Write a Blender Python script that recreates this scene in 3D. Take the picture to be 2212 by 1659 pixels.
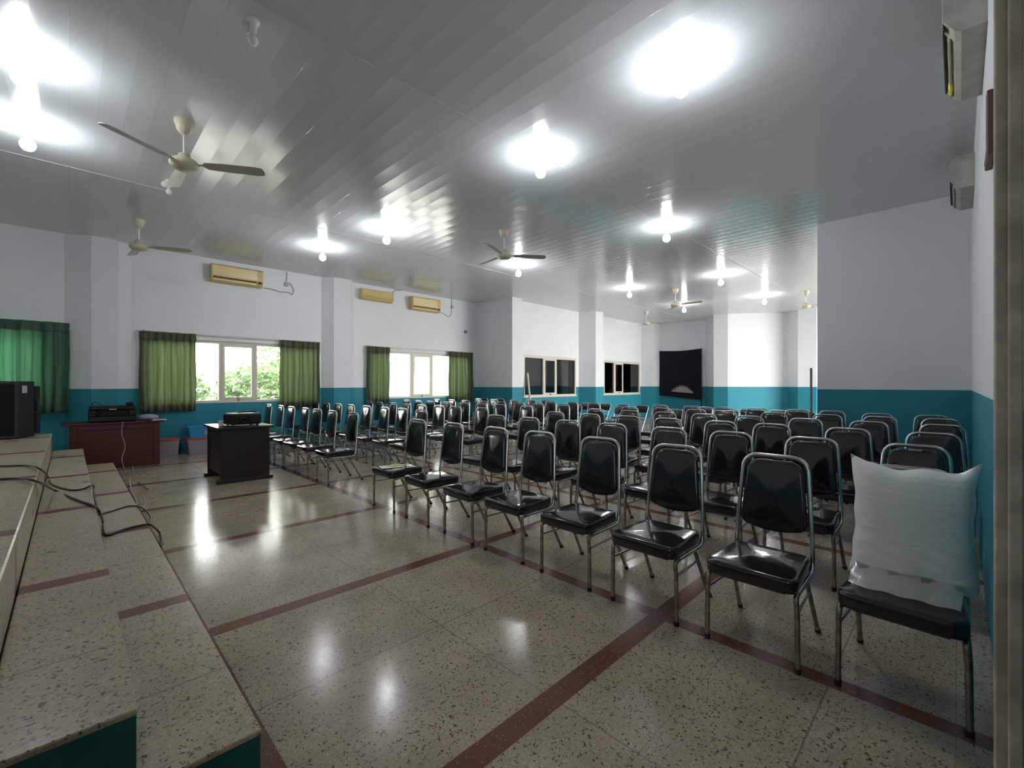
import bpy, math, random
from mathutils import Vector, Matrix
random.seed(7)
for o in list(bpy.data.objects): bpy.data.objects.remove(o)
sc = bpy.context.scene
C = sc.collection
PI = math.pi

# ------------------------------------------------------------------ camera
EYE = 1.40
FPX = 961.0
YAW = math.atan(966/961.0)            # angle between the view axis and world +X
CA, SA = math.cos(YAW), math.sin(YAW)
cam_d = bpy.data.cameras.new('camera'); cam = bpy.data.objects.new('camera', cam_d); C.objects.link(cam)
cam_d.sensor_fit = 'HORIZONTAL'; cam_d.sensor_width = 36.0
cam_d.lens = 36.0*FPX/2212.0
cam_d.shift_y = 1.5/2212.0
cam_d.clip_start = 0.02; cam_d.clip_end = 200
cam.location = (0, 0, EYE)
cam.rotation_euler = (math.radians(90), 0, YAW-math.radians(90))
sc.camera = cam

# ------------------------------------------------------------------ world, exposure, light
w = bpy.data.worlds.new('sky'); sc.world = w; w.use_nodes = True
bg = w.node_tree.nodes['Background']
bg.inputs[0].default_value = (1.0, 0.96, 0.925, 1)
bg.inputs[1].default_value = 7.5
sc.view_settings.view_transform = 'Standard'; sc.view_settings.look = 'None'
sc.view_settings.gamma = 1.0; sc.view_settings.use_curve_mapping = False
sc.view_settings.exposure = 1.74
BULB = 52.0                             # emission strength of each lit bulb
def portal(loc, rot, sx, sy):
    l = bpy.data.lights.new('window_portal', 'AREA'); l.shape = 'RECTANGLE'; l.size = sx; l.size_y = sy
    l.cycles.is_portal = True
    o = bpy.data.objects.new('window_portal', l); C.objects.link(o); o.location = loc; o.rotation_euler = rot
LW = 11.24                              # window wall plane
portal((2.68, LW+.14, 1.68), (math.radians(-90), 0, 0), 3.4, 1.4)
portal((7.42, LW+.14, 1.68), (math.radians(-90), 0, 0), 3.6, 1.4)
portal((-1.9, LW+.14, 1.68), (math.radians(-90), 0, 0), 3.4, 1.4)
portal((15.3, -2.45, 1.85), (math.radians(90), 0, 0), 6.6, 3.3)

portal((-1.45, -1.45, 1.15), (math.radians(90), 0, 0), .5, 2.3)             # unseen doorway added behind the camera to brighten the foreground

def un(px, py, z):
    d = FPX*(EYE-z)/(py-831.0); r = (px-1106.0)/FPX*d
    return Vector((d*CA+r*SA, d*SA-r*CA, z))
def atX(px, X):
    t = (px-1106.0)/FPX; d = X/(CA+t*SA)
    return d*(SA-t*CA)
def atY(px, Y):
    t = (px-1106.0)/FPX; d = Y/(SA-t*CA)
    return d*(CA+t*SA)
def zat(px, py, X, Y):
    return EYE-(py-831.0)/FPX*(X*CA+Y*SA)

# ------------------------------------------------------------------ material helpers
def mat(name, col=(.5, .5, .5), rough=.5, metal=0, **k):
    m = bpy.data.materials.new(name); m.use_nodes = True
    b = m.node_tree.nodes['Principled BSDF']
    b.inputs['Base Color'].default_value = (*col, 1); b.inputs['Roughness'].default_value = rough
    b.inputs['Metallic'].default_value = metal
    for kk, v in k.items(): b.inputs[kk.replace('_', ' ')].default_value = v
    return m
def N(m, t, **k):
    n = m.node_tree.nodes.new(t)
    for kk, v in k.items(): setattr(n, kk, v)
    return n
def L(m, a, b): m.node_tree.links.new(a, b)
def mth(m, op, a, b=None, c=None):
    n = N(m, 'ShaderNodeMath', operation=op)
    for i, v in enumerate((a, b, c)):
        if v is None: continue
        if isinstance(v, (int, float)): n.inputs[i].default_value = v
        else: L(m, v, n.inputs[i])
    return n.outputs[0]
def mix(m, f, a, b):
    n = N(m, 'ShaderNodeMix', data_type='RGBA')
    for i, v in ((0, f), (6, a), (7, b)):
        if isinstance(v, (int, float)): n.inputs[i].default_value = v
        elif isinstance(v, tuple): n.inputs[i].default_value = (*v, 1)
        else: L(m, v, n.inputs[i])
    return n.outputs[2]
def noise_bump(m, scale, strength, dist=.01, detail=3, coord='Object'):
    tc = N(m, 'ShaderNodeTexCoord'); nz = N(m, 'ShaderNodeTexNoise'); nz.inputs['Scale'].default_value = scale
    nz.inputs['Detail'].default_value = detail
    bp = N(m, 'ShaderNodeBump'); bp.inputs['Strength'].default_value = strength; bp.inputs['Distance'].default_value = dist
    L(m, tc.outputs[coord], nz.inputs['Vector']); L(m, nz.outputs[0], bp.inputs['Height'])
    L(m, bp.outputs[0], m.node_tree.nodes['Principled BSDF'].inputs['Normal'])
    return nz
def mottle(m, c1, c2, scale, lo=.35, hi=.65, coord='Object'):
    tc = N(m, 'ShaderNodeTexCoord'); nz = N(m, 'ShaderNodeTexNoise'); nz.inputs['Scale'].default_value = scale
    nz.inputs['Detail'].default_value = 5
    mr = N(m, 'ShaderNodeMapRange'); mr.inputs[1].default_value = lo; mr.inputs[2].default_value = hi
    L(m, tc.outputs[coord], nz.inputs['Vector']); L(m, nz.outputs[0], mr.inputs[0])
    L(m, mix(m, mr.outputs[0], c1, c2), m.node_tree.nodes['Principled BSDF'].inputs['Base Color'])

# terrazzo with terracotta bands
def band(m, coord, off, sp, hw):
    a = mth(m, 'SUBTRACT', coord, off); a = mth(m, 'DIVIDE', a, sp)
    r = mth(m, 'ROUND', a); d = mth(m, 'ABSOLUTE', mth(m, 'SUBTRACT', a, r))
    return mth(m, 'LESS_THAN', d, hw/sp)
def terrazzo(name, xband, tint=1.0, rough=.2):
    m = mat(name, rough=rough); b = m.node_tree.nodes['Principled BSDF']
    g = N(m, 'ShaderNodeNewGeometry'); sep = N(m, 'ShaderNodeSeparateXYZ'); L(m, g.outputs['Position'], sep.inputs[0])
    P = g.outputs['Position']
    v1 = N(m, 'ShaderNodeTexVoronoi'); v1.inputs['Scale'].default_value = 105; L(m, P, v1.inputs['Vector'])
    v2 = N(m, 'ShaderNodeTexVoronoi'); v2.inputs['Scale'].default_value = 78; L(m, P, v2.inputs['Vector'])
    n1 = N(m, 'ShaderNodeTexNoise'); n1.inputs['Scale'].default_value = 3.0; n1.inputs['Detail'].default_value = 6; L(m, P, n1.inputs['Vector'])
    n2 = N(m, 'ShaderNodeTexNoise'); n2.inputs['Scale'].default_value = 70; n2.inputs['Detail'].default_value = 2; L(m, P, n2.inputs['Vector'])
    def ch(v, i):
        s = N(m, 'ShaderNodeSeparateColor'); L(m, v.outputs['Color'], s.inputs[0]); return s.outputs[i]
    base = mix(m, n2.outputs[0], tuple(c*tint for c in (.27, .22, .16)), tuple(c*tint for c in (.50, .425, .325)))
    light = mth(m, 'MULTIPLY', mth(m, 'GREATER_THAN', ch(v1, 0), .86), mth(m, 'LESS_THAN', v1.outputs['Distance'], .36))
    n3 = N(m, 'ShaderNodeTexNoise'); n3.inputs['Scale'].default_value = 62; n3.inputs['Detail'].default_value = 3; n3.inputs['Distortion'].default_value = .8; L(m, P, n3.inputs['Vector'])
    dk = N(m, 'ShaderNodeMapRange'); dk.inputs[1].default_value = .60; dk.inputs[2].default_value = .66; L(m, n3.outputs[0], dk.inputs[0])
    dark = mth(m, 'MAXIMUM', dk.outputs[0], mth(m, 'MULTIPLY', mth(m, 'GREATER_THAN', ch(v2, 1), .86), mth(m, 'LESS_THAN', v2.outputs['Distance'], .33)))
    c = mix(m, light, base, tuple(x*tint for x in (.52, .47, .39)))
    c = mix(m, dark, c, tuple(x*tint for x in (.085, .062, .04)))
    mr = N(m, 'ShaderNodeMapRange'); mr.inputs[1].default_value = .3; mr.inputs[2].default_value = .7
    mr.inputs[3].default_value = .82; mr.inputs[4].default_value = 1.08; L(m, n1.outputs[0], mr.inputs[0])
    jl = mth(m, 'MAXIMUM', band(m, sep.outputs[1], 2.13, 1.70, .004), band(m, sep.outputs[1], 2.98-.42, .85, .0015))
    if xband: jl = mth(m, 'MAXIMUM', jl, band(m, sep.outputs[0], 1.53, 1.02, .003))
    c = mix(m, mth(m, 'MULTIPLY', jl, .6), c, (.12, .09, .07))
    bd = band(m, sep.outputs[1], 1.28, 1.70, .055)
    if xband: bd = mth(m, 'MAXIMUM', bd, band(m, sep.outputs[0], .515, 2.03, .05))
    speck = mix(m, mth(m, 'MULTIPLY', light, .6), mix(m, n2.outputs[0], (.125, .052, .036), (.21, .09, .062)), (.42, .30, .24))
    c = mix(m, bd, c, speck)
    vm = N(m, 'ShaderNodeVectorMath', operation='SCALE'); L(m, c, vm.inputs[0]); L(m, mr.outputs[0], vm.inputs['Scale'])
    L(m, vm.outputs[0], b.inputs['Base Color'])
    r2 = N(m, 'ShaderNodeMapRange'); r2.inputs[3].default_value = rough*.75; r2.inputs[4].default_value = rough*1.45; L(m, n1.outputs[0], r2.inputs[0])
    L(m, r2.outputs[0], b.inputs['Roughness'])
    b.inputs['Specular IOR Level'].default_value = .30
    bp = N(m, 'ShaderNodeBump'); bp.inputs['Strength'].default_value = .05; bp.inputs['Distance'].default_value = .002
    L(m, n2.outputs[0], bp.inputs['Height']); L(m, bp.outputs[0], b.inputs['Normal'])
    return m
M = {}
M['floor'] = terrazzo('terrazzo_floor', True, 1.03, .15)
M['step'] = terrazzo('terrazzo_step', False, 1.15, .28)

def wall_mat():
    m = mat('two_tone_wall_paint', rough=.6); b = m.node_tree.nodes['Principled BSDF']
    g = N(m, 'ShaderNodeNewGeometry'); sep = N(m, 'ShaderNodeSeparateXYZ'); L(m, g.outputs['Position'], sep.inputs[0])
    n1 = N(m, 'ShaderNodeTexNoise'); n1.inputs['Scale'].default_value = 1.6; n1.inputs['Detail'].default_value = 4; L(m, g.outputs['Position'], n1.inputs['Vector'])
    up = mth(m, 'GREATER_THAN', sep.outputs[2], 1.323)
    wht = mix(m, n1.outputs[0], (.72, .745, .785), (.78, .80, .835))
    tl = mix(m, n1.outputs[0], (.025, .205, .275), (.035, .25, .33))
    L(m, mix(m, up, tl, wht), b.inputs['Base Color'])
    L(m, mth(m, 'MULTIPLY_ADD', up, .1, .55), b.inputs['Roughness']); b.inputs['Specular IOR Level'].default_value = .2
    n2 = N(m, 'ShaderNodeTexNoise'); n2.inputs['Scale'].default_value = 6; L(m, g.outputs['Position'], n2.inputs['Vector'])
    bp = N(m, 'ShaderNodeBump'); bp.inputs['Strength'].default_value = .08; bp.inputs['Distance'].default_value = .02
    L(m, n2.outputs[0], bp.inputs['Height']); L(m, bp.outputs[0], b.inputs['Normal'])
    return m
M['wall'] = wall_mat()
def ceil_mat():
    m = mat('pvc_ceiling_planks', (.62, .66, .68), .165); b = m.node_tree.nodes['Principled BSDF']
    b.inputs['Specular IOR Level'].default_value = 1.0
    g = N(m, 'ShaderNodeNewGeometry'); sep = N(m, 'ShaderNodeSeparateXYZ'); L(m, g.outputs['Position'], sep.inputs[0])
    u = mth(m, 'DIVIDE', sep.outputs[0], .20)
    fr = mth(m, 'FRACT', mth(m, 'ADD', u, 100.0)); d = mth(m, 'ABSOLUTE', mth(m, 'SUBTRACT', fr, .5))
    p = mth(m, 'POWER', mth(m, 'MULTIPLY', d, 2.0), 2.0)
    groove = mth(m, 'GREATER_THAN', d, .485)
    n1 = N(m, 'ShaderNodeTexNoise'); n1.inputs['Scale'].default_value = 2.2; n1.inputs['Detail'].default_value = 2; L(m, g.outputs['Position'], n1.inputs['Vector'])
    h = mth(m, 'ADD', mth(m, 'MULTIPLY', p, .45), mth(m, 'MULTIPLY', groove, .2)); h = mth(m, 'ADD', h, mth(m, 'MULTIPLY', n1.outputs[0], .5))
    bp = N(m, 'ShaderNodeBump'); bp.inputs['Strength'].default_value = .30; bp.inputs['Distance'].default_value = .010
    L(m, h, bp.inputs['Height']); L(m, bp.outputs[0], b.inputs['Normal'])
    L(m, mix(m, mth(m, 'MULTIPLY', groove, .2), (.66, .70, .73), (.43, .46, .48)), b.inputs['Base Color'])
    return m
M['ceiling'] = ceil_mat()
M['trim_white'] = mat('white_trim_plastic', (.55, .58, .59), .4)
M['teal_side'] = mat('dark_teal_step_paint', (.0, .105, .10), .45); mottle(M['teal_side'], (.0, .085, .085), (.0, .125, .115), 5)
M['frame'] = mat('cream_window_frame', (.66, .60, .52), .4)
M['chrome'] = mat('steel_tube', (.54, .54, .55), .2, 1.0); noise_bump(M['chrome'], 30, .08, .002)
M['legtube'] = mat('worn_steel_leg', (.50, .46, .41), .34, 1.0); mottle(M['legtube'], (.40, .36, .31), (.23, .185, .15), 25)
M['vinyl'] = mat('black_vinyl', (.011, .010, .013), .13, 0, Coat_Weight=.4, Coat_Roughness=.03); noise_bump(M['vinyl'], 6, .16, .012, 2)
M['vinylseat'] = mat('black_seat_vinyl', (.014, .011, .012), .13, 0, Coat_Weight=.4, Coat_Roughness=.05); noise_bump(M['vinylseat'], 9, .25, .008, 2)
M['rubber'] = mat('black_rubber', (.015, .013, .012), .6)
M['black'] = mat('black_plastic', (.010, .011, .015), .42, 0, Specular_IOR_Level=.3); noise_bump(M['black'], 120, .15, .002)
M['blackgloss'] = mat('gloss_black_plastic', (.010, .011, .013), .15)
M['grille'] = mat('speaker_grille', (.008, .008, .010), .7, 0, Specular_IOR_Level=.15); noise_bump(M['grille'], 220, .8, .004)
def wood(name, c1, c2, rough, sc_=(1, 1, 12)):
    m = mat(name, c1, rough); b = m.node_tree.nodes['Principled BSDF']
    tc = N(m, 'ShaderNodeTexCoord'); mp = N(m, 'ShaderNodeMapping'); mp.inputs['Scale'].default_value = sc_
    nz = N(m, 'ShaderNodeTexNoise'); nz.inputs['Scale'].default_value = 3; nz.inputs['Detail'].default_value = 8
    L(m, tc.outputs['Object'], mp.inputs[0]); L(m, mp.outputs[0], nz.inputs['Vector'])
    L(m, mix(m, nz.outputs[0], c1, c2), b.inputs['Base Color']); return m
M['redwood'] = wood('reddish_brown_wood', (.035, .007, .005), (.095, .020, .012), .5, (1, 6, 6))
M['darkwood'] = wood('near_black_wood', (.007, .004, .004), (.018, .011, .009), .5, (6, 6, 1))
M['darktop'] = wood('dark_lacquered_top', (.02, .012, .009), (.045, .03, .02), .12, (1, 8, 8))
M['ivory'] = mat('aged_ivory_metal', (.60, .55, .42), .35)
M['blade'] = mat('fan_blade_metal', (.50, .47, .43), .3, .3)
M['whiteplastic'] = mat('white_plastic', (.72, .72, .70), .35)
M['acyellow'] = mat('yellowed_plastic', (.62, .47, .20), .4); mottle(M['acyellow'], (.66, .50, .22), (.55, .40, .16), 3)
M['acyellow_light'] = mat('yellowed_plastic_light', (.72, .58, .30), .3)
M['acgrey'] = mat('dusty_beige_plastic', (.50, .47, .40), .5); mottle(M['acgrey'], (.56, .53, .46), (.40, .37, .31), 6)
M['slot'] = mat('dark_vent_slot', (.05, .035, .02), .6)
M['jamb'] = mat('grey_beige_door_jamb', (.22, .20, .16), .6); mottle(M['jamb'], (.52, .48, .40), (.32, .29, .235), 7)
M['cable'] = mat('black_cable', (.012, .012, .014), .4)
M['greycable'] = mat('grey_cable', (.25, .26, .27), .5)
M['string'] = mat('frayed_plastic_string', (.35, .34, .33), .5)
M['paper'] = mat('white_paper', (.75, .76, .78), .6)
M['yellowpaper'] = mat('yellow_paper', (.72, .72, .30), .6)
M['cup'] = mat('white_paper_cup', (.75, .73, .68), .5)
M['bin'] = mat('frosted_bin_plastic', (.42, .38, .44), .3, 0, Transmission_Weight=.25)
M['binred'] = mat('red_bin_lid', (.55, .07, .04), .35)
M['binblue'] = mat('blue_box_plastic', (.03, .28, .58), .35)
M['sticker'] = mat('grey_sticker', (.35, .38, .42), .5)
M['ink'] = mat('dark_ink', (.05, .05, .03), .6)
M['blackcloth'] = mat('black_cloth', (.012, .011, .018), .85, 0, Specular_IOR_Level=.15); noise_bump(M['blackcloth'], 5, .5, .03)
M['pinklight'] = mat('pinkish_light_sheet', (.45, .33, .36), .7)  # stands in for pinkish light seen through the tear
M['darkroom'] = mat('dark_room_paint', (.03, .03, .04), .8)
M['woodpole'] = mat('pale_wooden_pole', (.60, .52, .40), .5)
M['greypole'] = mat('grey_metal_pole', (.22, .23, .25), .4, .6)
M['picture'] = mat('picture_print', (.15, .06, .05), .4)
M['tape'] = mat('yellow_tape', (.75, .68, .10), .4)
M['outwall'] = mat('white_outdoor_wall', (.85, .87, .88), .8)
M['ground'] = mat('outdoor_paving', (.45, .45, .42), .9)
M['bark'] = mat('tree_bark', (.18, .14, .10), .8)
def leaf_mat():
    m = mat('leaf_green', (.13, .26, .09), .6)
    nt = m.node_tree; b = nt.nodes['Principled BSDF']; out = nt.nodes['Material Output']
    tr = N(m, 'ShaderNodeBsdfTranslucent'); tr.inputs[0].default_value = (.16, .22, .10, 1)
    oi = N(m, 'ShaderNodeNewGeometry'); 
    mottle(m, (.06, .12, .05), (.16, .22, .11), 2.5)
    mx = N(m, 'ShaderNodeMixShader'); mx.inputs[0].default_value = .4
    L(m, b.outputs[0], mx.inputs[1]); L(m, tr.outputs[0], mx.inputs[2]); L(m, mx.outputs[0], out.inputs[0]); return m
M['leaf'] = leaf_mat()
def curtain_mat(name, dif, trn, f):
    m = mat(name, dif, .8); nt = m.node_tree; b = nt.nodes['Principled BSDF']; out = nt.nodes['Material Output']
    tr = N(m, 'ShaderNodeBsdfTranslucent'); tr.inputs[0].default_value = (*trn, 1)
    mx = N(m, 'ShaderNodeMixShader'); mx.inputs[0].default_value = f
    nz = noise_bump(m, 60, .2, .003)
    L(m, b.outputs[0], mx.inputs[1]); L(m, tr.outputs[0], mx.inputs[2]); L(m, mx.outputs[0], out.inputs[0]); return m
M['curtain'] = curtain_mat('green_curtain_cloth', (.12, .155, .10), (.46, .52, .35), .42)
M['curtain2'] = curtain_mat('blue_green_curtain_cloth', (.11, .20, .14), (.30, .54, .38), .45)
def glass(name, tint, refl):
    m = bpy.data.materials.new(name); m.use_nodes = True; nt = m.node_tree; nt.nodes.clear()
    out = N(m, 'ShaderNodeOutputMaterial'); t = N(m, 'ShaderNodeBsdfTransparent'); t.inputs[0].default_value = (*tint, 1)
    g = N(m, 'ShaderNodeBsdfGlossy'); g.inputs['Roughness'].default_value = .01
    lw = N(m, 'ShaderNodeFresnel'); lw.inputs[0].default_value = refl
    mx = N(m, 'ShaderNodeMixShader'); L(m, lw.outputs[0], mx.inputs[0]); L(m, t.outputs[0], mx.inputs[1]); L(m, g.outputs[0], mx.inputs[2])
    L(m, mx.outputs[0], out.inputs[0]); return m
M['glass'] = glass('window_glass', (.96, .98, .97), 1.45)
M['darkglass'] = glass('tinted_window_glass', (.25, .24, .28), 1.75)
def emis(name, col, s):
    m = bpy.data.materials.new(name); m.use_nodes = True; nt = m.node_tree; nt.nodes.clear()
    out = N(m, 'ShaderNodeOutputMaterial'); e = N(m, 'ShaderNodeEmission'); e.inputs[0].default_value = (*col, 1); e.inputs[1].default_value = s
    L(m, e.outputs[0], out.inputs[0]); return m
M['lit'] = emis('lit_bulb_glass', (.95, .975, 1.0), BULB)
M['unlit'] = mat('unlit_bulb_glass', (.75, .78, .80), .15)
def bag_mat():
    m = mat('white_plastic_wrap', (.88, .90, .88), .35, 0, Coat_Weight=.3, Coat_Roughness=.15); b = m.node_tree.nodes['Principled BSDF']
    tc = N(m, 'ShaderNodeTexCoord'); mp = N(m, 'ShaderNodeMapping'); mp.inputs['Scale'].default_value = (1, 1.2, 7)
    nz = N(m, 'ShaderNodeTexNoise'); nz.inputs['Scale'].default_value = 3.2; nz.inputs['Detail'].default_value = 6; nz.inputs['Distortion'].default_value = .6
    L(m, tc.outputs['Object'], mp.inputs[0]); L(m, mp.outputs[0], nz.inputs['Vector'])
    bp = N(m, 'ShaderNodeBump'); bp.inputs['Strength'].default_value = .4; bp.inputs['Distance'].default_value = .012
    L(m, nz.outputs[0], bp.inputs['Height']); L(m, bp.outputs[0], b.inputs['Normal']); return m
M['bag'] = bag_mat()
M['crumple'] = mat('crumpled_plastic', (.35, .36, .42), .3); noise_bump(M['crumple'], 14, 1, .03)

# ------------------------------------------------------------------ mesh helpers
class MB:
    def __init__(s): s.v = []; s.f = []; s.sm = []
    def add(s, vs, fs, smooth=False):
        o = len(s.v); s.v += [tuple(p) for p in vs]; s.f += [tuple(i+o for i in f) for f in fs]; s.sm += [smooth]*len(fs)
    def box(s, x0, x1, y0, y1, z0, z1, bev=0, rz=0, pivot=None):
        if x0 > x1: x0, x1 = x1, x0
        if y0 > y1: y0, y1 = y1, y0
        if z0 > z1: z0, z1 = z1, z0
        if bev <= 0:
            vs = [(x, y, z) for z in (z0, z1) for x, y in ((x0, y0), (x1, y0), (x1, y1), (x0, y1))]
            fs = [(3, 2, 1, 0), (4, 5, 6, 7), (0, 1, 5, 4), (1, 2, 6, 5), (2, 3, 7, 6), (3, 0, 4, 7)]
        else:
            b = min(bev, (x1-x0)*.45, (y1-y0)*.45, (z1-z0)*.45)
            def ring(i, z): return [(x0+b, y0+i, z), (x1-b, y0+i, z), (x1-i, y0+b, z), (x1-i, y1-b, z), (x1-b, y1-i, z), (x0+b, y1-i, z), (x0+i, y1-b, z), (x0+i, y0+b, z)]
            vs = ring(b*.999, z0)+ring(0, z0+b)+ring(0, z1-b)+ring(b*.999, z1)
            fs = [tuple(range(7, -1, -1)), tuple(range(24, 32))]
            for k in range(3):
                for j in range(8): fs.append((k*8+j, k*8+(j+1) % 8, k*8+8+(j+1) % 8, k*8+8+j))
        if rz:
            px, py = pivot if pivot else ((x0+x1)/2, (y0+y1)/2); c, q = math.cos(rz), math.sin(rz)
            vs = [(px+(x-px)*c-(y-py)*q, py+(x-px)*q+(y-py)*c, z) for x, y, z in vs]
        s.add(vs, fs)
        return s
    def prism(s, poly, z0, z1):
        a = sum(poly[i][0]*poly[(i+1) % len(poly)][1]-poly[(i+1) % len(poly)][0]*poly[i][1] for i in range(len(poly)))
        if a < 0: poly = poly[::-1]
        n = len(poly); vs = [(x, y, z0) for x, y in poly]+[(x, y, z1) for x, y in poly]
        s.add(vs, [tuple(range(n-1, -1, -1)), tuple(range(n, 2*n))]+[(i, (i+1) % n, n+(i+1) % n, n+i) for i in range(n)])
        return s
    def tube(s, pts, r, n=10, cap=True, smooth=True):
        pts = [Vector(p) for p in pts]; k = len(pts)
        rs = r if isinstance(r, (list, tuple)) else [r]*k
        t0 = (pts[1]-pts[0]).normalized(); up = Vector((0, 0, 1)) if abs(t0.z) < .9 else Vector((0, 1, 0))
        u = t0.cross(up).normalized(); vs = []
        for i in range(k):
            t = (pts[min(i+1, k-1)]-pts[max(i-1, 0)]).normalized()
            u = (u-t*u.dot(t)).normalized(); w_ = t.cross(u)
            for j in range(n):
                a = 2*PI*j/n; vs.append(pts[i]+(u*math.cos(a)+w_*math.sin(a))*rs[i])
        fs = [(i*n+j, i*n+(j+1) % n, (i+1)*n+(j+1) % n, (i+1)*n+j) for i in range(k-1) for j in range(n)]
        s.add(vs, fs, smooth)
        if cap: s.add(vs[:n], [tuple(range(n-1, -1, -1))]); s.add(vs[-n:], [tuple(range(n))])
        return s
    def lathe(s, prof, cx=0, cy=0, n=24, smooth=True):
        vs = [(cx+r*math.cos(2*PI*j/n), cy+r*math.sin(2*PI*j/n), z) for r, z in prof for j in range(n)]
        k = len(prof)
        fs = [(i*n+j, i*n+(j+1) % n, (i+1)*n+(j+1) % n, (i+1)*n+j) for i in range(k-1) for j in range(n)]
        s.add(vs, fs, smooth)
        s.add(vs[:n], [tuple(range(n-1, -1, -1))]); s.add(vs[-n:], [tuple(range(n))])
        return s
    def pad(s, outline, t, e, M_, bulge=.0, back=0.0):
        """cushion: outline = list of (u,v); t thickness, e edge radius; M_ maps (u,v,w) to xyz"""
        n = len(outline); cu = sum(p[0] for p in outline)/n; cv = sum(p[1] for p in outline)/n
        def inset(d):
            o = []
            for i in range(n):
                a = Vector(outline[i-1]); b = Vector(outline[i]); c = Vector(outline[(i+1) % n])
                e1 = (b-a).normalized(); e2 = (c-b).normalized(); nn = Vector((-(e1.y+e2.y), e1.x+e2.x)); nn.normalize()
                o.append(b+nn*d)
            return o
        ring = []
        for th in (-90, -60, -30, 0, 30, 60, 90):
            a = math.radians(th); d = e*(1-math.cos(a)); w_ = (t/2-e)*(1 if th > 0 else -1 if th < 0 else 0)+e*math.sin(a)
            if th == 0: ring += [([*inset(0)], -(t/2-e)), ([*inset(0)], (t/2-e))]
            else: ring.append((inset(d), w_))
        base = ring[-1][0]
        for f in (.75, .5, .25):
            q = [Vector((cu, cv))+(p-Vector((cu, cv)))*f for p in base]
            ring.append((q, t/2+bulge*(1-f*f)**1.6))
        vs = []
        for o, w_ in ring: vs += [M_(p[0], p[1], w_) for p in o]
        k = len(ring); vs.append(M_(cu, cv, t/2+bulge))
        fs = [(i*n+j, i*n+(j+1) % n, (i+1)*n+(j+1) % n, (i+1)*n+j) for i in range(k-1) for j in range(n)]
        fs += [((k-1)*n+j, (k-1)*n+(j+1) % n, k*n) for j in range(n)]
        s.add(vs, fs, True); s.add(vs[:n], [tuple(range(n-1, -1, -1))])
        return s
    def build(s, name, m, parent=None):
        me = bpy.data.meshes.new(name); me.from_pydata([tuple(p) for p in s.v], [], s.f); me.update()
        me.polygons.foreach_set('use_smooth', s.sm); me.materials.append(m)
        o = bpy.data.objects.new(name, me); C.objects.link(o)
        if parent: o.parent = parent
        return o
def fillet(pts, r, n=6):
    pts = [Vector(p) for p in pts]; out = [pts[0]]
    for i in range(1, len(pts)-1):
        a, b, c = pts[i-1], pts[i], pts[i+1]; rr = r[i-1] if isinstance(r, (list, tuple)) else r
        d1 = (a-b).normalized(); d2 = (c-b).normalized()
        rr = min(rr, (a-b).length*.49, (c-b).length*.49); p, q = b+d1*rr, b+d2*rr
        for k in range(n+1):
            t = k/n; out.append(p*(1-t)**2+b*2*t*(1-t)+q*t*t)
    out.append(pts[-1]); return out
def smooth_path(pts, n=6):
    pts = [Vector(p) for p in pts]; out = []
    P = [pts[0]]+pts+[pts[-1]]
    for i in range(1, len(P)-2):
        a, b, c, d = P[i-1:i+3]
        for k in range(n):
            t = k/n; out.append(.5*((2*b)+(c-a)*t+(2*a-5*b+4*c-d)*t*t+(3*b-a-3*c+d)*t**3))
    out.append(pts[-1]); return out
def tag(o, label=None, cat=None, group=None, kind=None):
    if label: o['label'] = label
    if cat: o['category'] = cat
    if group: o['group'] = group
    if kind: o['kind'] = kind
    return o
def thing(name, loc, rz, label, cat, group=None):
    o = bpy.data.objects.new(name, None); C.objects.link(o); o.location = loc; o.rotation_euler = (0, 0, rz)
    o.empty_display_size = .1
    return tag(o, label, cat, group)
def struct(o, label=None): o['kind'] = 'structure'; (label and tag(o, label)); return o
def copy_tree(o, parent=None, skip=()):
    c = o.copy(); C.objects.link(c); c.parent = parent
    for ch in KIDS.get(o.name, []):
        if ch.name.split('.')[0] in skip: continue
        k = copy_tree(ch, c, skip)
    return c
KIDS = {}
def reg(o):
    for x in list(C.objects):
        if x.parent: KIDS.setdefault(x.parent.name, [])
    KIDS.clear()
    for x in list(C.objects):
        if x.parent: KIDS.setdefault(x.parent.name, []).append(x)

# ------------------------------------------------------------------ room shell
CZ = 4.09
b = MB(); b.box(-3.6, 20.2, -2.6, 11.5, -.12, 0); fl = struct(b.build('floor', M['floor']), 'grey terrazzo floor with terracotta bands')
b = MB(); b.box(-3.8, 20.2, -2.7, 11.6, CZ, CZ+.12); struct(b.build('ceiling', M['ceiling']), 'grey glossy plastic plank ceiling')
for i, y in enumerate((3.49, 7.75)):
    b = MB(); b.box(-3.5, 19.0, y-.009, y+.009, CZ-.005, CZ+.004, .001); struct(b.build('trim_%d' % (i+1), M['trim_white']))
b = MB(); b.box(-12, 30, 11.6, 30, -.3, -.15); b.box(-12, 30, -20, -2.75, -.3, -.15)
struct(b.build('ground', M['ground']))

def wall_holes(b, x0, x1, y0, y1, holes):
    """wall along X with window openings (xa, xb, za, zb)"""
    x = x0
    for xa, xb, za, zb in holes:
        b.box(x, xa, y0, y1, -.1, CZ+.05); b.box(xa, xb, y0, y1, -.1, za); b.box(xa, xb, y0, y1, zb, CZ+.05); x = xb
    b.box(x, x1, y0, y1, -.1, CZ+.05)
SILL, HEAD = 1.01, 2.34
b = MB()
wall_holes(b, -3.7, 9.75, LW, LW+.22, [(-3.5, -.35, SILL, HEAD), (1.02, 4.36, SILL, HEAD), (5.72, 9.16, SILL, HEAD)])
b.prism([(-.10, LW+.02), (.28, 11.04), (.64, 11.02), (.86, LW+.02)], -.05, CZ+.05)
b.prism([(4.44, LW+.02), (4.69, 11.03), (5.09, 11.01), (5.33, LW+.02)], -.05, CZ+.05)
struct(b.build('wall_left', M['wall']), 'window wall painted white above teal')
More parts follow.
